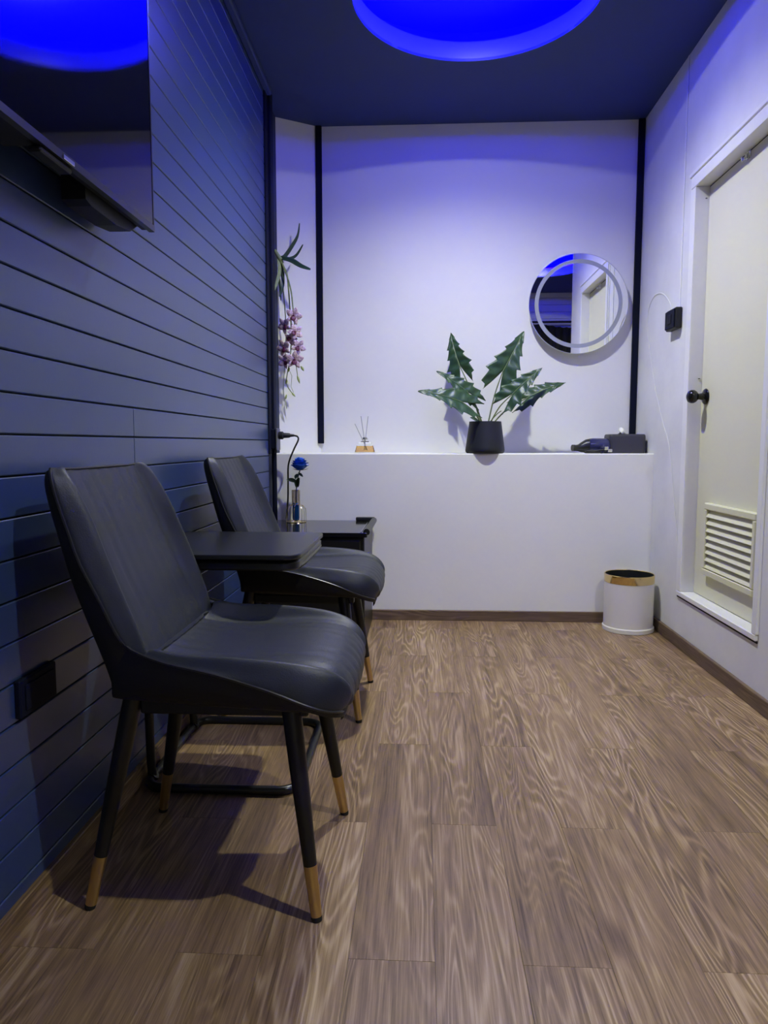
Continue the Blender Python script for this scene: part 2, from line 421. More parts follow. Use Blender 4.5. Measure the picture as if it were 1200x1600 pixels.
# ------------------------------------------------------------------ chairs
def catmull(P, n):
    return [tuple(q) for q in smooth_path([tuple(p)+(0,)*(3-len(p)) for p in P],n)]
def chair():
    root=thing('chair','','chair',(-.41,1.457,0))
    # stations: centre (x,z), edge (x,z), half width
    seat=[((-.092,.492),(-.118,.535),.222),((-.085,.480),(-.105,.520),.226),((-.02,.470),(-.045,.500),.235),((.06,.470),(.05,.481),.240),((.14,.474),(.145,.453),.241),((.20,.474),(.205,.428),.236),((.245,.464),(.240,.412),.221),((.272,.440),(.262,.402),.196),((.279,.410),(.268,.394),.168),((.270,.392),(.262,.388),.150)]
    back=[((-.088,.478),(-.112,.522),.224),((-.108,.53),(-.128,.548),.230),((-.140,.60),(-.158,.615),.234),((-.170,.67),(-.188,.675),.234),((-.198,.74),(-.212,.738),.228),((-.220,.79),(-.230,.788),.224),((-.236,.824),(-.241,.823),.218),((-.244,.840),(-.247,.840),.208)]
    def stations(st,n):
        A=[Vector(p) for p in catmull([(a[0],a[1],0) for a,_,_ in st],n)]
        B=[Vector(p) for p in catmull([(b[0],b[1],w_) for _,b,w_ in st],n)]
        return A,B
    def surf(st,n,kind):
        A,B=stations(st,n); nu=len(A)-1; NS=72
        top=[];bot=[]
        for i in range(nu+1):
            t=(A[min(i+1,nu)]-A[max(i-1,0)]); tx,tz=t.x,t.y; l=math.hypot(tx,tz) or 1
            nx,nz=-tz/l,tx/l
            if kind=='back': nx,nz=-nx,-nz
            if kind=='seat' and nz<-.2 : pass
            u=i/nu
            if kind=='seat': bol=.032*(1-max(0,(u-.35)/.65))**1.1*min(1,.4+u*4)
            else: bol=.020*math.sin(math.pi*min(1,max(0,u*.92+.05)))+.006
            rt=[];rb=[]
            for j in range(NS+1):
                s=-1+2*j/NS; a=abs(s); w_=B[i].z
                g=a**5
                x=A[i].x+(B[i].x-A[i].x)*g; z=A[i].y+(B[i].y-A[i].y)*g
                y=w_*math.copysign(math.sin(min(1,a)*math.pi/2)**.9 if a>.0 else 0,s)*.999
                ay=abs(y)/w_
                h=bol*math.exp(-((ay-.885)/.085)**2)*(1-a**14)
                h+=.010*(1-ay**2)*(1-a**10)
                if kind=='back': h-=.012*(1-ay**2)
                yy=abs(y)
                for q in (.022,.066,.110): 
                    h-=.0022*math.exp(-((yy-q)/.0035)**2)
                h-=.0045*math.exp(-((yy-.158)/.007)**2)*(1 if kind=='seat' else .35)
                rt.append((x+nx*h,y,z+nz*h)); rb.append((x-nx*.010,y*.985,z-nz*.010))
            top.append(rt); bot.append(rb)
        gt=([p for r in top for p in r],[(i*(NS+1)+j,(i+1)*(NS+1)+j,(i+1)*(NS+1)+j+1,i*(NS+1)+j+1) for i in range(nu) for j in range(NS)])
        gb=([p for r in bot for p in r],gt[1])
        return thick(gt,gb,nu,NS),A,B
    sg,sA,sB=surf(seat,6,'seat'); bg,bA,bB=surf(back,6,'back')
    part('seat',sg,'leather',root,True,60)
    part('backrest',bg,'leather',root,True,60)
    # outer shell: wraps the rear of the back and the underside of the seat
    path=[]
    for i in range(len(bA)-1,-1,-2): path.append((bA[i],bB[i],1-i/(len(bA)-1),'b'))
    for i in range(2,len(sA),2): path.append((sA[i],sB[i],i/(len(sA)-1),'s'))
    outer=[];inner=[]; NS=28; n=len(path)
    for k,(a,b,u,kd) in enumerate(path):
        if kd=='b':
            th=.024+.050*u; ox,oz=-th,-.012-.030*u
            cx,cz=a.x+ox,a.y+oz
        else:
            f=1-u
            cz=min(a.y-.030,.402+.012*f); cx=a.x-.010-.06*f*f*f
        ro=[];ri=[]
        for j in range(NS+1):
            s=-1+2*j/NS; aa=abs(s); y=b.z*math.copysign(math.sin(aa*math.pi/2),s)
            g=aa**(7 if kd=='s' else 5)
            ro.append((cx+(b.x-cx)*g,y*1.004,cz+(b.y-cz)*g-.001))
            g2=aa**5
            ri.append((a.x+(b.x-a.x)*g2-.008*(1-aa),y*.98,a.y+(b.y-a.y)*g2-.012))
        outer.append(ro);inner.append(ri)
    F=[(i*(NS+1)+j,(i+1)*(NS+1)+j,(i+1)*(NS+1)+j+1,i*(NS+1)+j+1) for i in range(n-1) for j in range(NS)]
    part('shell',thick(([p for r in outer for p in r],F),([p for r in inner for p in r],F),n-1,NS),'shell',root,True,60,label='dark rear shell')
    # piping along the whole rim
    half=[(b.x,b.z,b.y) for a,b,u,kd in path]
    rim=[(x,-y,z) for x,y,z in half]; loop=[(x,y,z) for x,y,z in half]
    top=[(bA[-1].x,y,bA[-1].y-.002) for y in (-.12,-.06,0,.06,.12)]
    fr=[(sA[-1].x,y,sA[-1].y-.001) for y in (.08,0,-.08)]
    part('piping',tube(rim[::-1]+top+loop+fr,.0028,6,True),'piping',root,True)
    # underframe and legs
    part('underframe',join(cboxb(-.12,.20,-.155,-.125,.375,.402,.003),cboxb(-.12,.20,.125,.155,.375,.402,.003),cboxb(-.02,.02,-.126,.126,.378,.398,.003),cboxb(.14,.175,-.126,.126,.378,.398,.003)),'leg',root)
    for tx,ty,fx,fy in ((.165,-.150,.219,-.195),(.165,.150,.229,.196),(-.135,-.145,-.220,-.182),(-.135,.145,-.211,.186)):
        T=Vector((tx,ty,.41)); Fo=Vector((fx,fy,0.0)); D=T-Fo
        pt=lambda f: Fo+D*f
        lg=part('leg',tube([pt(.245),pt(.6),pt(.9),pt(1)],[.0128,.0165,.0185,.0185],16),'leg',root,True)
        part('brass_tip',tube([pt(.02),pt(.25)],[.0105,.0131],16),'brass',lg,True,label='brass leg tip')
        part('foot_pad',tube([pt(0),pt(.022)],[.0098,.0108],16),'rubber',lg,True)
    return root
c1=chair(); c1['label']='black ribbed leather chair nearest the viewer, with brass leg tips'; c1['group']='black leather chairs along the navy wall'
c2=copy_tree(c1); c2['label']='black ribbed leather chair farther back, half behind the small black table'
c2.location=(-.415,2.419,0)

# ------------------------------------------------------------------ C-shaped side table between the chairs
t=thing('side_table','black side table on a bent tube base between the two chairs','table',(-.52,1.98,0))
part('table_top',slab(rrect(XL+.018,-.295,1.705,2.170,(.035,.012,.012,.045)),.605,.617,.002),'tabletop',t,True,30,world=True)
part('under_tray',slab(rrect(XL+.022,-.299,1.715,2.162,(.035,.012,.012,.040)),.577,.599,.004),'blackmetal',t,True,30,world=True)
part('spacer',slab(rrect(XL+.03,-.310,1.73,2.145,.03),.599,.605,.001),'dark',t,True,30,world=True)
part('edge_rail',tube([(-.305,1.77,.582),(-.301,1.83,.582),(-.301,2.07,.582),(-.305,2.13,.582)],.007,8),'blackmetal',t,True,world=True)
part('screw',lathe([(.004,0),(.004,.003),(.002,.004)],12),'chrome',t,True).location=Vector((-.31,1.77,.5985))-Vector((-.52,1.98,0))
q=.05; x0,x1,y0,y1=XL+.030,-.312,1.737,2.195
part('base_loop',tube([(x,y,.0115) for x,y in rrect(x0,x1,y0,y1,q,8)],.0115,12,True),'blackmetal',t,True,world=True)
for y in (y0+.055,y1-.055):
    part('upright',tube([(x0+.012,y,.02),(x0,y,.06),(x0,y,.54),(x0+.02,y,.578)],.0115,12,smooth=5),'blackmetal',t,True,world=True)

# ------------------------------------------------------------------ black cabinet in the corner
c=thing('corner_cabinet','low black cabinet with a glossy top in the corner by the ledge','cabinet',(-.47,3.31,0))
part('body',cboxb(XL+.014,-.245,3.075,3.565,.0,.482,.004),'cabinet',c,world=True)
part('top',slab(rrect(XL+.012,-.232,3.06,3.57,.006),.484,.504,.002),'glossblack',c,True,30,world=True)
part('side_rail',tube([(-.236,3.075,.506),(-.236,3.56,.506)],.0145,14),'tabletop',c,True,world=True)
part('back_lip',cboxb(-.325,-.232,3.545,3.568,.504,.522,.003),'tabletop',c,world=True)
part('highlight_line',cboxb(-.262,-.258,3.075,3.545,.504,.507,.001),'chrome',c,world=True)  # bright strip added in place of the highlight along the glossy top
part('front_door',cboxb(XL+.03,-.262,3.062,3.076,.03,.470,.003),'cabinet',c,world=True)

# ------------------------------------------------------------------ bud vase with a blue rose
V0=Vector((-.610,3.475,.504))
v=thing('bud_vase','gold wire bud vase with a glass tube of blue gel on the black cabinet','vase',V0)
ringp=lambda r,z,n=32:[(r*math.cos(2*math.pi*i/n),r*math.sin(2*math.pi*i/n),z) for i in range(n)]
part('wire_frame',join(tube(ringp(.048,.0018),.0018,6,True),tube(ringp(.0195,.155),.0014,6,True),tube(ringp(.0195,.088),.0014,6,True),
    *[tube([(.048*c_,.048*s_,.002),(.048*c_,.048*s_,.055),(.044*c_,.044*s_,.070),(.032*c_,.032*s_,.082),(.0195*c_,.0195*s_,.088),(.0195*c_,.0195*s_,.155)],.0013,6,smooth=3) for c_,s_ in [(math.cos(a),math.sin(a)) for a in [k*math.pi/4 for k in range(8)]]]),'gold',v,True)
part('glass_tube',lathe([(.0175,.157),(.0175,.02),(.014,.009),(.005,.004),(.001,.004),(.001,.006),(.004,.006),(.0125,.010),(.0160,.021),(.0160,.157),(.0175,.157)],28,cap0=False,cap1=False),'smoke',v,True)
part('blue_gel',lathe([(.001,.0065),(.004,.0066),(.0123,.0107),(.0155,.0215),(.0155,.094),(.001,.094)],24),'bluewater',v,True)
part('base_plate',lathe([(.046,.0004),(.046,.0022),(.001,.0022)],28),'gold',v,True)
RO=Vector((-.588,3.470,.786))
rs=thing('blue_rose','artificial blue rose with dark green leaves standing in the bud vase','flower',(-.610,3.475,.60))
part('stem',tube([(-.610,3.475,.60),(-.606,3.474,.68),(-.596,3.472,.73),(RO.x,RO.y,RO.z-.03)],.0028,8,smooth=4),'roseleaf',rs,True,world=True)
def petal_geo(r,h,ang,width,lip,lift):
    def fn(u,vv):
        a=ang+(vv-.5)*width*(.35+.65*math.sin(math.pi*min(.5,u*.8+.08)))
        e=abs(vv*2-1)
        rad=r*min(1,.12+1.35*u)**.7+lip*max(0,u-.7)**2*11-.12*r*e*e
        z=-.030+lift+h*u*(1-.10*e**3)-lip*max(0,u-.72)**2*9
        return (RO.x+rad*math.cos(a),RO.y+rad*math.sin(a),RO.z+z)
    def fb(u,vv):
        p=Vector(fn(u,vv)); d_=Vector((p.x-RO.x,p.y-RO.y,0))
        return tuple(p-(d_.normalized()*.0010 if d_.length>1e-6 else Vector((0,0,-.001))))
    return thick(grid(fn,10,8),grid(fb,10,8),10,8)
for lay,(n,r,h,wd,lp,lf_) in enumerate(((3,.008,.060,2.9,.001,.004),(3,.014,.061,2.7,.003,.003),(4,.021,.059,2.3,.005,.002),(5,.028,.054,1.9,.008,.0),(5,.034,.045,1.8,.010,.0),(6,.037,.034,1.5,.010,.0))):
    for k in range(n):
        part('petal',petal_geo(r,h+random.uniform(-.003,.003),2*math.pi*(k+.41*lay)/n,wd,lp,lf_),'rose',rs,True,180,world=True)
def simple_leaf(base,tip,up,width,m,parent,name='leaf',fold=.25,droop=.1,world=True,nl=10,shape=1.0):
    base=Vector(base);tip=Vector(tip);d_=tip-base;L=d_.length;dn=d_.normalized()
    up=Vector(up);up=(up-dn*up.dot(dn)).normalized();sd=dn.cross(up)
    def fn(u,vv):
        s=vv*2-1; w_=width*.5*(math.sin(math.pi*min(1,max(0.0,u)**shape))**.75*.96+.04*(1-u))
        return tuple(base+dn*L*u+sd*s*w_+up*(abs(s)*w_*fold-droop*L*(u-.0)**2+droop*L*u))
    def fb(u,vv): return tuple(Vector(fn(u,vv))-up*.0008)
    return part(name,thick(grid(fn,nl,4),grid(fb,nl,4),nl,4),m,parent,True,180,world=world)
for b,tp,wd in (((-.600,3.473,.70),(-.650,3.45,.712),.028),((-.600,3.473,.675),(-.585,3.44,.722),.034),((-.597,3.473,.745),(-.570,3.45,.725),.014),((-.600,3.473,.74),(-.606,3.44,.715),.018),((-.603,3.474,.672),(-.612,3.445,.705),.026)):
    simple_leaf(b,tp,(0,-.7,.7),wd,'roseleaf',rs)
for k in range(5):
    a=2*math.pi*k/5+.3
    simple_leaf((RO.x+.004*math.cos(a),RO.y+.004*math.sin(a),RO.z-.029),(RO.x+.040*math.cos(a),RO.y+.040*math.sin(a),RO.z-.022),(0,0,1),.012,'roseleaf',rs,'sepal',droop=-.2)

# ------------------------------------------------------------------ socket, plug and cable by the corner strip; conduit
s_=thing('power_socket','black power socket on the corner strip above the ledge','socket',(-.725,3.52,.858))
part('socket_box',cboxb(XL+.001,XL+.030,3.475,3.5585,.858,.955,.004),'trim',s_,world=True)
part('face_plate',cboxb(XL+.030,XL+.038,3.47,3.55,.852,.958,.003),'greyplug',s_,world=True)
pl=thing('power_plug','black plug with its cable hanging down behind the cabinet','plug',(-.67,3.51,.92))
part('plug_body',join(lathe([(.017,0),(.019,.004),(.019,.020),(.013,.026),(.011,.052),(.0075,.058),(.0055,.075)],18)),'cable',pl,True).rotation_euler=(0,R(90),0)
pl.children[0].location=(-.0265,0,.004)
part('cable',tube([(-.622,3.51,.924),(-.604,3.505,.918),(-.600,3.50,.900),(-.622,3.50,.855),(-.652,3.52,.785),(-.660,3.545,.70),(-.665,3.56,.60),(-.674,3.562,.512)],.0042,8,smooth=6),'cable',pl,True,world=True)
single('cable_conduit',tube([(XL+.013,3.520,.506),(XL+.013,3.520,.835),(XL+.010,3.52,.850),(XL+.006,3.52,.856)],.012,12),'trim','black cable conduit with a rounded top below the corner strip','conduit',(XL+.013,3.52,.506),True)
ol=thing('wall_outlet','black outlet plate low on the navy wall beside the nearest chair','outlet',(XL,1.30,.42))
part('plate',cboxb(XL-.001,XL+.012,1.235,1.365,.385,.457,.003),'trim',ol,world=True)
part('socket',cboxb(XL+.012,XL+.015,1.25,1.35,.397,.445,.001),'trim',ol,world=True)

# ------------------------------------------------------------------ television on the left wall
tv=thing('television','black television on the navy wall reflecting the blue ceiling light','television',(XL,1.24,1.38))
ty0,ty1,tz0,tz1,tx=.755,1.722,1.379,1.935,-.630
part('screen',cboxb(tx-.006,tx,ty0+.006,ty1-.006,tz0+.014,tz1-.006,.0008),'screen',tv,world=True)
part('bezel',join(box(tx-.012,tx+.0012,ty0,ty1,tz0,tz0+.014),box(tx-.012,tx+.001,ty0,ty1,tz1-.006,tz1),box(tx-.012,tx+.001,ty0,ty0+.006,tz0,tz1),box(tx-.012,tx+.001,ty1-.006,ty1,tz0,tz1)),'tvbezel',tv,world=True)
part('back_panel',cboxb(tx-.030,tx-.012,ty0+.004,ty1-.004,tz0+.003,tz1-.003,.004),'tvplastic',tv,world=True)
def prism_y(poly,x0,x1):
    return rings([[(x0,y,z) for y,z in poly],[(x1,y,z) for y,z in poly]])
part('rear_housing',prism_y([(1.435,1.362),(1.46,1.356),(1.58,1.354),(1.655,1.362),(1.695,1.385),(1.695,1.70),(1.435,1.70)],tx-.078,tx-.030),'tvplastic',tv,world=True)
part('rear_housing',prism_y([(.80,1.385),(1.24,1.385),(1.27,1.40),(1.27,1.75),(.80,1.75)],tx-.078,tx-.030),'tvplastic',tv,world=True)
part('wall_bracket',join(box(XL+.001,XL+.012,1.05,1.45,1.50,1.80),box(XL+.012,tx-.03,1.30,1.34,1.48,1.82),box(XL+.012,tx-.03,1.14,1.18,1.48,1.82)),'blackmetal',tv,world=True)
part('badge',cboxb(tx+.001,tx+.0035,1.285,1.325,tz0+.002,tz0+.010,.0008),'chrome',tv,world=True,label='small bright badge')
part('sensor_bar',cboxb(tx-.028,tx-.004,1.22,1.33,tz0-.010,tz0,.003),'tvplastic',tv,world=True)

# ------------------------------------------------------------------ door in the right wall
dr=thing('door_1','cream panel door with a louvred vent in the white wall','door',(XR,2.8,DZ0)); del dr['category']; dr['kind']='structure'
XD=1.172
part('door_leaf',cboxb(XD,XD+.035,DY0+.032,DY1-.032,DZ0+.014,DZ1-.034,.002),'door',dr,world=True)
part('door_frame',join(cboxb(XR-.010,XD+.04,DY1-.030,DY1+.016,DZ0+.0125,DZ1-.0305,.002),cboxb(XR-.010,XD+.04,DY0-.004,DY0+.030,DZ0+.0125,DZ1-.0305,.002),
    cboxb(XR-.0105,XD+.04,DY0-.004,DY1+.016,DZ1-.030,DZ1+.019,.002),cboxb(XR-.015,XR,DY0-.012,DY1+.034,DZ1+.0195,DZ1+.038,.003),cboxb(XR-.005,XR+.002,DY1+.0165,DY1+.034,DZ0,DZ1+.019,.002)),'frame',dr,world=True)
part('door_sill',cboxb(XR-.010,XD+.036,DY0,DY1+.018,DZ0-.010,DZ0+.012,.003),'frame',dr,world=True)
part('sill_shade',box(XR-.004,XR+.01,DY0,DY1+.02,DZ0-.018,DZ0-.010),'dark',dr,world=True)  # near-black strip that paints the shadow under the sill
part('stop_gap',box(XD+.002,XD+.01,DY0+.03,DY1-.0295,DZ1-.036,DZ1-.029),'dark',dr,world=True)
kn=part('door_knob',join(lathe([(.001,0),(.031,0),(.033,.004),(.029,.010),(.016,.014),(.012,.030),(.0135,.036),(.022,.042),(.0275,.052),(.0275,.062),(.022,.073),(.010,.079),(.001,.080)],28)),'knob',dr,True)
kn.rotation_euler=(0,R(-90),0); kn.location=Vector((XD,3.083,1.078))-Vector((XR,2.8,DZ0))
vt=part('vent_frame',join(cboxb(XD-.022,XD+.001,2.545,3.005,.618,.645,.004),cboxb(XD-.022,XD+.001,2.545,3.005,.350,.377,.004),cboxb(XD-.022,XD+.001,2.545,2.570,.3765,.6185,.004),cboxb(XD-.022,XD+.001,2.980,3.005,.3765,.6185,.004)),'door',dr,world=True,label='raised cream vent frame')
part('vent_shade',box(XD-.0015,XD-.0002,2.568,2.982,.376,.620),'dark',dr,world=True)  # black plate standing in for the dark hole behind the slats
sm=None
for k in range(8):
    z=.3935+.0297*k
    if sm is None:
        a=R(33); g=cboxb(-.0022,.0022,-.206,.206,-.0160,.0160,.0012)
        sm=mesh_data('vent_slat',xf(g,Matrix.Rotation(a,4,'Y')),'door')
    part('vent_slat',None,None,vt,me=sm,loc=Vector((XD-.011,2.775,z))-Vector((XR,2.8,DZ0)))
for zz in (1.885,1.155): part('frame_screw',lathe([(.004,0),(.004,.002),(.001,.0025)],10),'dark',dr).location=Vector((XD-.012,DY1-.0325,zz))-Vector((XR,2.8,DZ0))
hk=single('door_hook',join(tube([(XD-.002,2.786,1.930),(XD-.010,2.786,1.930),(XD-.010,2.786,1.905),(XD-.022,2.784,1.900),(XD-.026,2.783,1.912)],.0022,6),tube([(XD-.002,2.77,1.930),(XD-.010,2.77,1.930),(XD-.010,2.772,1.905),(XD-.022,2.773,1.900),(XD-.026,2.774,1.912)],.0022,6),cboxb(XD-.004,XD-.0005,2.762,2.794,1.905,1.934,.001)),'chrome','small metal hook at the top of the cream door','hook',(XD,2.778,1.90))
# black wall box, painted trunking and loose white cable
th=thing('wall_switch_box','small black switch box on the white wall beside the door','switch',(XR,3.325,1.385))
part('housing',cboxb(XR-.030,XR-.001,3.262,3.388,1.385,1.475,.004),'tvplastic',th,world=True)
part('front_plate',cboxb(XR-.036,XR-.030,3.268,3.382,1.391,1.469,.002),'trim',th,world=True)
part('button',cboxb(XR-.039,XR-.036,3.30,3.35,1.41,1.45,.001),'tvplastic',th,world=True)
def flat_x(g): return [(XR-.0016+(x-1.121)*.36,y,z) for x,y,z in g[0]],g[1]
single('cable_trunking',cboxb(XR-.004,XR,3.292,3.304,1.476,ZC-.002,.002),'white','thin white cable trunking rising from the switch box to the ceiling','trunking',(XR,3.3,1.476))
single('white_cable',flat_x(tube([(1.1210,3.395,1.47),(1.1210,3.43,1.522),(1.1210,3.54,1.585),(1.1210,3.66,1.598),(1.1210,3.745,1.55),(1.1210,3.755,1.46),(1.1210,3.70,1.342),(1.1210,3.60,1.156),(1.1210,3.47,.983),(1.1210,3.37,.873),(1.1210,3.29,.66),(1.1210,3.215,.446)],.0040,8,smooth=6)),'white','white painted cable looping down the wall from the switch box','cable',(1.12,3.4,1.0),True)

# ------------------------------------------------------------------ round mirror
MX,MZ,MR=.803,1.603,.252
mi=thing('round_mirror','round mirror with a frosted ring on the white back wall','mirror',(MX,YB,MZ))
def disc_y(r0,r1,y0,y1,seg=96):       # ring or disc facing -Y, local coordinates
    prof=[(r1,y0),(r1,y1)]
    if r0>0: prof=[(r0,y1),(r0,y0),(r1,y0),(r1,y1),(r0,y1)]
    rows=[[(r*math.cos(2*math.pi*j/seg),y,r*math.sin(2*math.pi*j/seg)) for j in range(seg)] for r,y in prof]
    return rings(rows,True,r0==0,r0==0)
part('back_box',disc_y(0,MR-.035,-.040,-.001),'frame',mi,True,40)
part('glass',disc_y(0,MR,-.046,-.040),'mirror',mi,True,30)
part('edge_band',disc_y(MR,MR+.0025,-.0465,-.040),'mirroredge',mi,True,30)
part('frosted_ring',disc_y(.204,.224,-.0466,-.0455),'frost',mi,True,30,label='frosted light ring')

# ------------------------------------------------------------------ potted alocasia
PX,PY=.315,3.655
pp=thing('potted_plant','dark green arrow-leaved plant in a tapered black pot on the ledge','plant',(PX,PY,ZLEDGE))
part('pot',lathe([(.001,.0),(.088,.0),(.096,.006),(.098,.016),(.096,.03),(.080,.150),(.079,.158),(.074,.158),(.075,.14),(.001,.138)],48),'pot',pp,True,50)
part('soil',lathe([(.0745,.141),(.04,.146),(.001,.147)],24),'soil',pp,True)
def aloc_leaf(attach,tip,normal,width,lob=.50):
    A_=Vector(attach);T_=Vector(tip);d_=T_-A_;L=d_.length;dn=d_.normalized()
    up=Vector(normal);up=(up-dn*up.dot(dn)).normalized();sd=dn.cross(up)
    NU=64;NV=6
    ph=random.uniform(0,.6)
    def outline(t):      # t: -lob..1 along the blade
        if t>=0: b=(1-t)**.72*(1-.30*t)+.10*t*(1-t)
        else: b=1.0-.34*(t/lob)**2
        sc=(t+lob)*3.7+ph; sc=sc-math.floor(sc)
        b*=1+.34*((1-sc)**1.6-.40)*min(1,(1-t)*2.2)
        return max(.0,b)*width*.5
    def side(s):
        def fn(u,vv,dz=0):
            t=-lob+u*(1+lob)
            o_=outline(t)
            inner=0 if t>=0 else width*.5*(.04+.58*(-t/lob)**1.2)
            if t<-lob*.70: o_=o_-(o_-inner)*((-t/lob-.70)/.30)**1.5
            y=inner+(o_-inner)*vv
            sc=(t+lob)*3.7+ph
            h=.14*y+.0034*math.sin(vv*math.pi)*math.cos(sc*2*math.pi+vv*2.0)*(1 if t<.85 else .3)+.004*math.sin(sc*2.1+s)*vv*vv
            bend=-.20*L*max(0,t)**2.0+(.10*L*t if t<0 else 0)+.05*L*max(0,t)
            return tuple(A_+dn*L*t*(1-.05*max(0,t))+sd*s*y+up*(h+bend+dz))
        return thick(grid(lambda u,v_:fn(u,v_),NU,NV),grid(lambda u,v_:fn(u,v_,-.0012),NU,NV),NU,NV)
    g=join(side(1),side(-1))
    lf=part('leaf',g,'leaf',pp,True,180,world=True)
    mid=[A_+dn*L*t*(1-.05*max(0,t))+up*(-.20*L*max(0,t)**2+.05*L*max(0,t)+.0012) for t in [i/10 for i in range(10)]]
    part('midrib',tube(mid,[.0022,.0008],6),'leafpale',lf,True,world=True)
    return A_
leaves=[((.190,3.73,1.275),(.126,3.77,1.462),(-.55,-.75,.25),.125),
        ((.398,3.66,1.240),(.515,3.68,1.458),(.15,-.95,.22),.150),
        ((.225,3.62,1.135),(.075,3.60,1.258),(.20,-.85,.50),.110),
        ((.195,3.57,1.085),(-.018,3.52,1.160),(-.05,-.80,.60),.140),
        ((.440,3.61,1.125),(.585,3.60,1.270),(-.10,-.90,.45),.125),
        ((.530,3.70,1.115),(.715,3.68,1.210),(-.20,-.80,.60),.120)]
for a,tp,nn,wd in leaves:
    a=aloc_leaf(a,tp,nn,wd)
    b=Vector((PX+(a.x-PX)*.16,PY+(a.y-PY)*.2,ZLEDGE+.143)); m_=b.lerp(a,.5)+Vector((-(a.x-PX)*.05,0,.012))
    part('stem',tube([b,m_,a],[.0038,.0026],8,smooth=6),'stem',pp,True,world=True)
simple_leaf((.29,3.63,.985),(.235,3.60,1.012),(0,-.6,.8),.035,'leaf',pp,'small_leaf')
part('stem',tube([(.33,3.64,.985),(.37,3.63,1.03),(.39,3.62,1.045)],.0025,6,smooth=4),'stem',pp,True,world=True)

# ------------------------------------------------------------------ reed diffuser
rd=thing('reed_diffuser','small glass reed diffuser with amber oil on the white ledge','diffuser',(-.292,3.72,ZLEDGE))
part('bottle',slab(rrect(-.052,.052,-.026,.026,.008,4),.0,.006,.002),'glass',rd,True,30)
def taper(sc,z): return [(x*sc,y*sc,z) for x,y in rrect(-.052,.052,-.026,.026,.008,4)]
rd.children[0].data=mesh_data('bottle',rings([taper(1,.0),taper(1,.003),taper(.74,.050),taper(.36,.060),taper(.30,.064),taper(.30,.074)]),'glass',True,30)
part('oil',rings([taper(.90,.005),taper(.88,.010),taper(.76,.036)]),'amber',rd,True,30)
part('stopper',lathe([(.013,.070),(.013,.080),(.001,.080)],20),'chrome',rd,True)
for tp in ((-.052,.0,.150),(-.020,-.008,.188),(.016,.004,.188)):
    part('reed',tube([(tp[0]*-.25,-tp[1]*.3,.014),tp],.0019,6),'reed',rd,True)

# ------------------------------------------------------------------ hair dryer and tissue box
hd=thing('hair_dryer','dark blue hair dryer lying on the ledge beside the tissue box','hair dryer',(.85,3.70,ZLEDGE))
part('barrel',xf(lathe([(.030,0),(.036,.004),(.0375,.02),(.0375,.090),(.034,.098),(.026,.104)],28),Matrix.Translation((-.015,0,.038))@Matrix.Rotation(R(90),4,'Y')),'dryer',hd,True)
noz=[]
for x,hy,hz,cz in ((-.014,.034,.034,.038),(-.030,.031,.033,.036),(-.052,.030,.025,.030),(-.066,.033,.017,.027),(-.092,.036,.014,.027)):
    noz.append([(x,hy*math.cos(2*math.pi*i/24),cz+hz*math.sin(2*math.pi*i/24)) for i in range(24)])
part('nozzle',rings(noz),'dryerdark',hd,True,60)
part('nozzle_rim',xf(lathe([(.0255,0),(.028,0),(.028,.012),(.0255,.012)],24,sx=.58,sy=1.36),Matrix.Translation((-.094,0,.027))@Matrix.Rotation(R(90),4,'Y')),'cable',hd,True)
part('rear_grille',xf(lathe([(.026,0),(.029,.004),(.026,.010),(.012,.013),(.001,.013)],24),Matrix.Translation((.088,0,.038))@Matrix.Rotation(R(90),4,'Y')),'chrome',hd,True)
part('handle',tube([(.055,-.028,.034),(.045,-.050,.018),(.030,-.085,.0145)],[.016,.0145],14),'dryer',hd,True)
part('cord',tube([(.030,-.085,.012),(.018,-.098,.006),(-.02,-.098,.005),(-.045,-.075,.005),(-.02,-.062,.006),(.03,-.066,.008),(.062,-.075,.012),(.05,-.09,.020),(.0,-.088,.012),(-.035,-.070,.012),(-.05,-.085,.006)],.0042,8,smooth=6),'cable',hd,True)
part('clip',join(cboxb(.040,.060,-.104,-.094,.018,.034,.002),cboxb(.056,.078,-.106,-.098,.008,.022,.002)),'chrome',hd)
tb=thing('tissue_box','charcoal tissue box with a white tissue poking out at the ledge end','tissue box',(1.022,3.73,ZLEDGE))
ob=rrect(-.090,.090,-.062,.062,.018,5)
part('box',rings([[(x*.985,y*.985,0) for x,y in ob],[(x,y,.004) for x,y in ob],[(x,y,.082) for x,y in ob],[(x*.985,y*.98,.091) for x,y in ob],[(x*.94,y*.92,.0955) for x,y in ob]]),'greyleather',tb,True,50)
part('slot',slab([(-.035*math.cos(a)-.0,.013*math.sin(a)) for a in [2*math.pi*i/20 for i in range(20)]][::-1],.0952,.0962,.0003),'dark',tb)
def tis(u,vv):
    a=(vv-.5)*1.0; return (-.012+(vv-.5)*.05*(1-.55*u)+.008*math.sin(u*5+vv*6),.010*math.sin(vv*9)*(1-.4*u)+.004*u,.096+u*.034*(.55+.45*math.sin(vv*math.pi*1.5+.6)))
part('tissue',thick(grid(tis,8,14),grid(lambda u,v_:tuple(Vector(tis(u,v_))+Vector((0,.0008,0))),8,14),8,14),'tissue',tb,True,180)
part('side_tab',cboxb(.090,.094,-.02,.02,.012,.070,.001),'greyleather',tb)

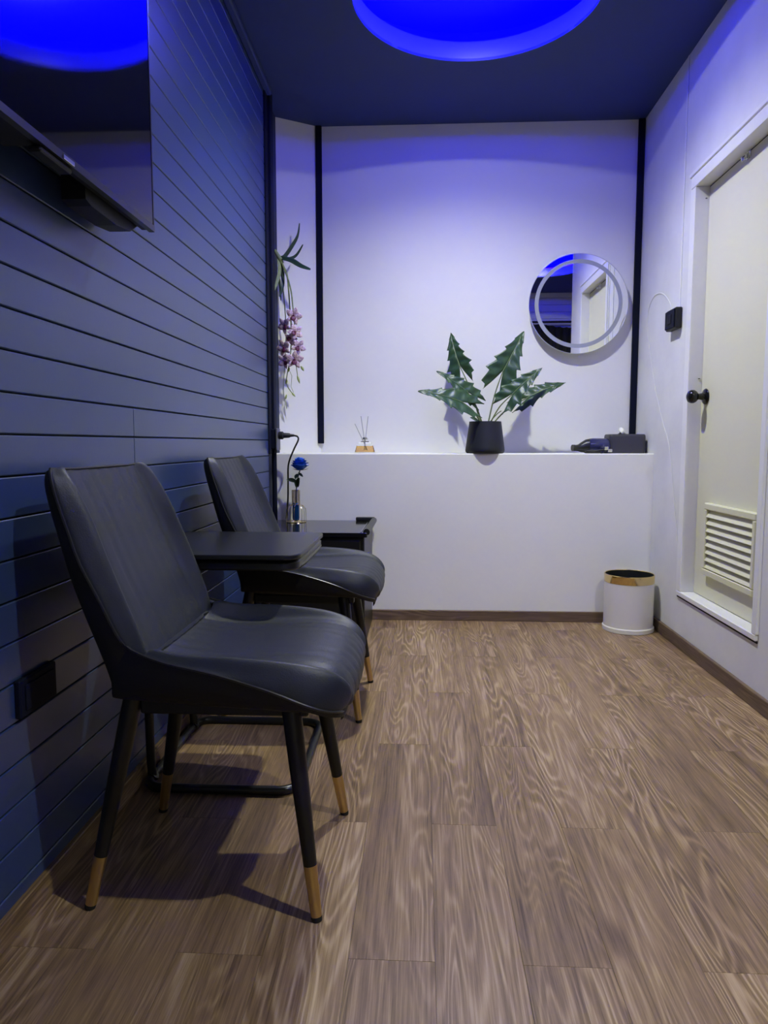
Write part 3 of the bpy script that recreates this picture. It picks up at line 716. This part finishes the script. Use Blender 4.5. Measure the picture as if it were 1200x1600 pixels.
# ------------------------------------------------------------------ waste bin
bn=thing('waste_bin','round white waste bin with a gold rim and black liner in the corner','bin',(.988,3.452,0))
part('body',lathe([(.001,.004),(.112,.004),(.116,.010),(.116,.022),(.1135,.024),(.1135,.246),(.109,.246),(.109,.03),(.001,.03)],64),'binwhite',bn,True,40)
part('base_ring',lathe([(.113,0),(.1185,.002),(.1185,.020),(.114,.022)],64,cap0=True,cap1=False),'binwhite',bn,True,40)
part('gold_rim',lathe([(.1142,.232),(.1150,.234),(.1150,.268),(.112,.270),(.110,.268),(.110,.234)],64,cap0=False,cap1=False),'gold',bn,True,40)
def lin(u,vv):
    a=2*math.pi*vv; r=.1088+.0006*math.sin(a*9)-.012*u*(1+.3*math.sin(a*5))
    return (r*math.cos(a),r*math.sin(a),.266-.20*u+.0015*math.sin(a*7)*(1-u))
part('liner',join(grid(lin,10,64),lathe([(.098,.075),(.05,.06),(.001,.055)],32,cap0=False)),'liner',bn,True,180)

# ------------------------------------------------------------------ hanging orchid
OY=3.63
oc=thing('hanging_orchid','artificial orchid spray with mauve flowers hanging on the narrow white panel','orchid',(-.715,3.60,1.80))
part('crown',tube([(-.722,3.585,1.832),(-.712,3.60,1.815),(-.700,3.615,1.795),(-.695,3.62,1.775)],[.008,.013],10),'orchidstem',oc,True,world=True)
part('hook',tube([(-.722,3.705,1.836),(-.722,3.60,1.838),(-.715,3.60,1.820)],.0022,6),'chrome',oc,True,world=True)
def strap(P_,width,upv,name='leaf',m='orchidleaf',shape=.75):
    Q=smooth_path(P_,7); n=len(Q)-1; upv=Vector(upv)
    def fn(u,vv,dz=0):
        i=min(int(round(u*n)),n); t=(Q[min(i+1,n)]-Q[max(i-1,0)]).normalized()
        sd=t.cross(upv).normalized(); up=sd.cross(t); s=2*vv-1
        w_=width*.5*(math.sin(math.pi*(.06+.90*u**shape))**.6)
        return tuple(Q[i]+sd*s*w_+up*(abs(s)*w_*.35+dz))
    return part(name,thick(grid(lambda a,b:fn(a,b),n,4),grid(lambda a,b:fn(a,b,-.0012),n,4),n,4),m,oc,True,180,world=True)
strap([(-.703,3.62,1.805),(-.686,3.64,1.812),(-.649,3.66,1.870),(-.621,3.67,1.924),(-.608,3.66,1.982)],.022,(.9,-.45,.1))
strap([(-.700,3.62,1.798),(-.656,3.63,1.800),(-.622,3.64,1.820),(-.586,3.63,1.869)],.015,(.6,-.8,.1))
strap([(-.705,3.62,1.803),(-.642,3.60,1.782),(-.590,3.58,1.750),(-.540,3.57,1.731)],.030,(.2,-.85,.45))
strap([(-.710,3.61,1.80),(-.702,3.60,1.735),(-.713,3.59,1.677),(-.728,3.58,1.630)],.020,(.6,-.8,0),m='orchidstem')
strap([(-.700,3.62,1.79),(-.692,3.63,1.723),(-.690,3.62,1.665),(-.703,3.61,1.609)],.018,(.3,-.95,0))
strap([(-.712,3.63,1.79),(-.716,3.65,1.73),(-.712,3.66,1.66),(-.708,3.66,1.60)],.014,(.8,-.6,0))
part('flower_stem',tube([(-.698,3.62,1.785),(-.668,3.62,1.723),(-.660,3.62,1.650),(-.655,3.62,1.560),(-.650,3.63,1.45),(-.655,3.63,1.33),(-.668,3.63,1.255),(-.678,3.63,1.176),(-.645,3.63,1.122)],[.0045,.0020],8,smooth=5),'orchidstem',oc,True,world=True)
part('flower_stem',tube([(-.694,3.615,1.780),(-.662,3.60,1.704),(-.643,3.60,1.631),(-.636,3.60,1.561),(-.630,3.61,1.48),(-.628,3.61,1.38),(-.625,3.61,1.28),(-.615,3.61,1.20)],[.0045,.0018],8,smooth=5),'orchidstem',oc,True,world=True)
part('flower_stem',tube([(-.702,3.63,1.78),(-.690,3.65,1.62),(-.682,3.655,1.45),(-.690,3.66,1.3),(-.70,3.66,1.15),(-.685,3.66,1.05)],[.0035,.0014],6,smooth=5),'orchidstem',oc,True,world=True)
def flower(pos,rot,size,tilt):
    pos=Vector(pos); q=Matrix.Rotation(tilt[0],3,'Z')@Matrix.Rotation(tilt[1],3,'X')
    geos=[]
    for k in range(5):
        a=rot+2*math.pi*k/5; wd=(.62,.80,.56,.56,.80)[k]*size
        dn=Vector((math.sin(a),0,math.cos(a))); sd=Vector((math.cos(a),0,-math.sin(a)))
        def fn(u,vv,dz=0,dn=dn,sd=sd,wd=wd):
            s=2*vv-1; w_=wd*.5*(math.sin(math.pi*min(1,.05+.93*u**.8))**.8)
            p=dn*size*u+sd*s*w_+Vector((0,-1,0))*(.16*size*math.sin(u*2.4)-.22*abs(s)*w_+dz)
            return tuple(q@p)
        geos.append(thick(grid(lambda u,v_:fn(u,v_),6,4),grid(lambda u,v_:fn(u,v_,-.0008),6,4),6,4))
    f=part('flower',join(*geos),'petal',oc,True,180); f.location=pos-Vector(oc.location)
    def lip(u,vv):
        s=2*vv-1; a=rot+math.pi; dn=Vector((math.sin(a),0,math.cos(a))); sd=Vector((math.cos(a),0,-math.sin(a)))
        w_=size*.30*math.sin(math.pi*(.15+.75*u))
        return tuple(q@(dn*size*.55*u+sd*s*w_+Vector((0,-1,0))*(size*(.10+.35*u*(1-u*.4))-.5*(1-s*s)*-w_*.3)))
    part('lip',join(thick(grid(lip,6,4),grid(lambda u,v_:tuple(Vector(lip(u,v_))+Vector((0,.001,0))),6,4),6,4),
        lathe([(.001,-size*.10),(size*.13,-size*.02),(size*.10,size*.10),(.001,size*.14)],10,0,-size*.12)),'lip',f,True,180)
for p,r_,sz,tl in (((-.629,3.585,1.509),.3,.040,(.25,.15)),((-.678,3.60,1.464),-.5,.038,(-.45,.25)),((-.622,3.585,1.429),.9,.038,(.35,-.1)),
        ((-.684,3.60,1.354),-.3,.040,(-.4,.2)),((-.607,3.585,1.356),.6,.036,(.4,.2)),((-.681,3.60,1.287),-.8,.036,(-.3,.3)),((-.626,3.58,1.291),.1,.042,(.1,.1)),((-.650,3.61,1.40),1.6,.032,(.0,.3))):
    flower(p,r_,sz*1.12,tl)
def bud(pos,L_,r,ax):
    g=lathe([(.0006,-L_/2),(r*.7,-L_*.25),(r,0),(r*.75,L_*.28),(.0006,L_/2)],10)
    o=part('bud',g,'bud',oc,True,180); o.rotation_euler=ax; o.location=Vector(pos)-Vector(oc.location)
for p,L_,r,ax in (((-.590,3.60,1.249),.030,.007,(0,-.5,0)),((-.612,3.605,1.195),.045,.006,(0,-.3,0)),((-.642,3.625,1.120),.030,.005,(0,-.7,0)),((-.678,3.625,1.185),.026,.006,(0,.2,0)),((-.665,3.62,1.245),.028,.007,(0,.3,0)),((-.683,3.64,1.11),.026,.005,(0,.2,0))):
    bud(p,L_,r,ax)
part('flower_stem',tube([(-.622,3.60,1.26),(-.600,3.60,1.258),(-.592,3.60,1.252)],.0012,6),'orchidstem',oc,True,world=True)
part('flower_stem',tube([(-.668,3.63,1.255),(-.650,3.63,1.215),(-.655,3.63,1.16),(-.642,3.626,1.13)],.0012,6),'orchidstem',oc,True,world=True)

oc.location=(-.733,3.70,1.815)      # hangs close to the angled panel
# ------------------------------------------------------------------ black curtain behind the viewer (shows in the mirror)
ct=thing('doorway_curtain','black curtain on a rail behind the viewer, seen only in the round mirror','curtain',(1.35,YF+.06,0))
def cur(u,vv,dz=0): 
    x=.95+.96*vv; return (x,YF+.075+.022*math.sin(vv*2*math.pi*13)+dz,.02+2.14*u+.02*math.sin(vv*7))
part('fabric',thick(grid(cur,2,156),grid(lambda u,v_:cur(u,v_,-.004),2,156),2,156),'curtain',ct,True,180,world=True)
part('rail',tube([(.90,YF+.075,2.20),(1.94,YF+.075,2.20)],.012,12),'blackmetal',ct,True,world=True)
for x in (.92,1.92): part('rail_bracket',cboxb(x-.01,x+.01,YF,YF+.075,2.19,2.21,.002),'blackmetal',ct,world=True)
bpy.context.view_layer.update()
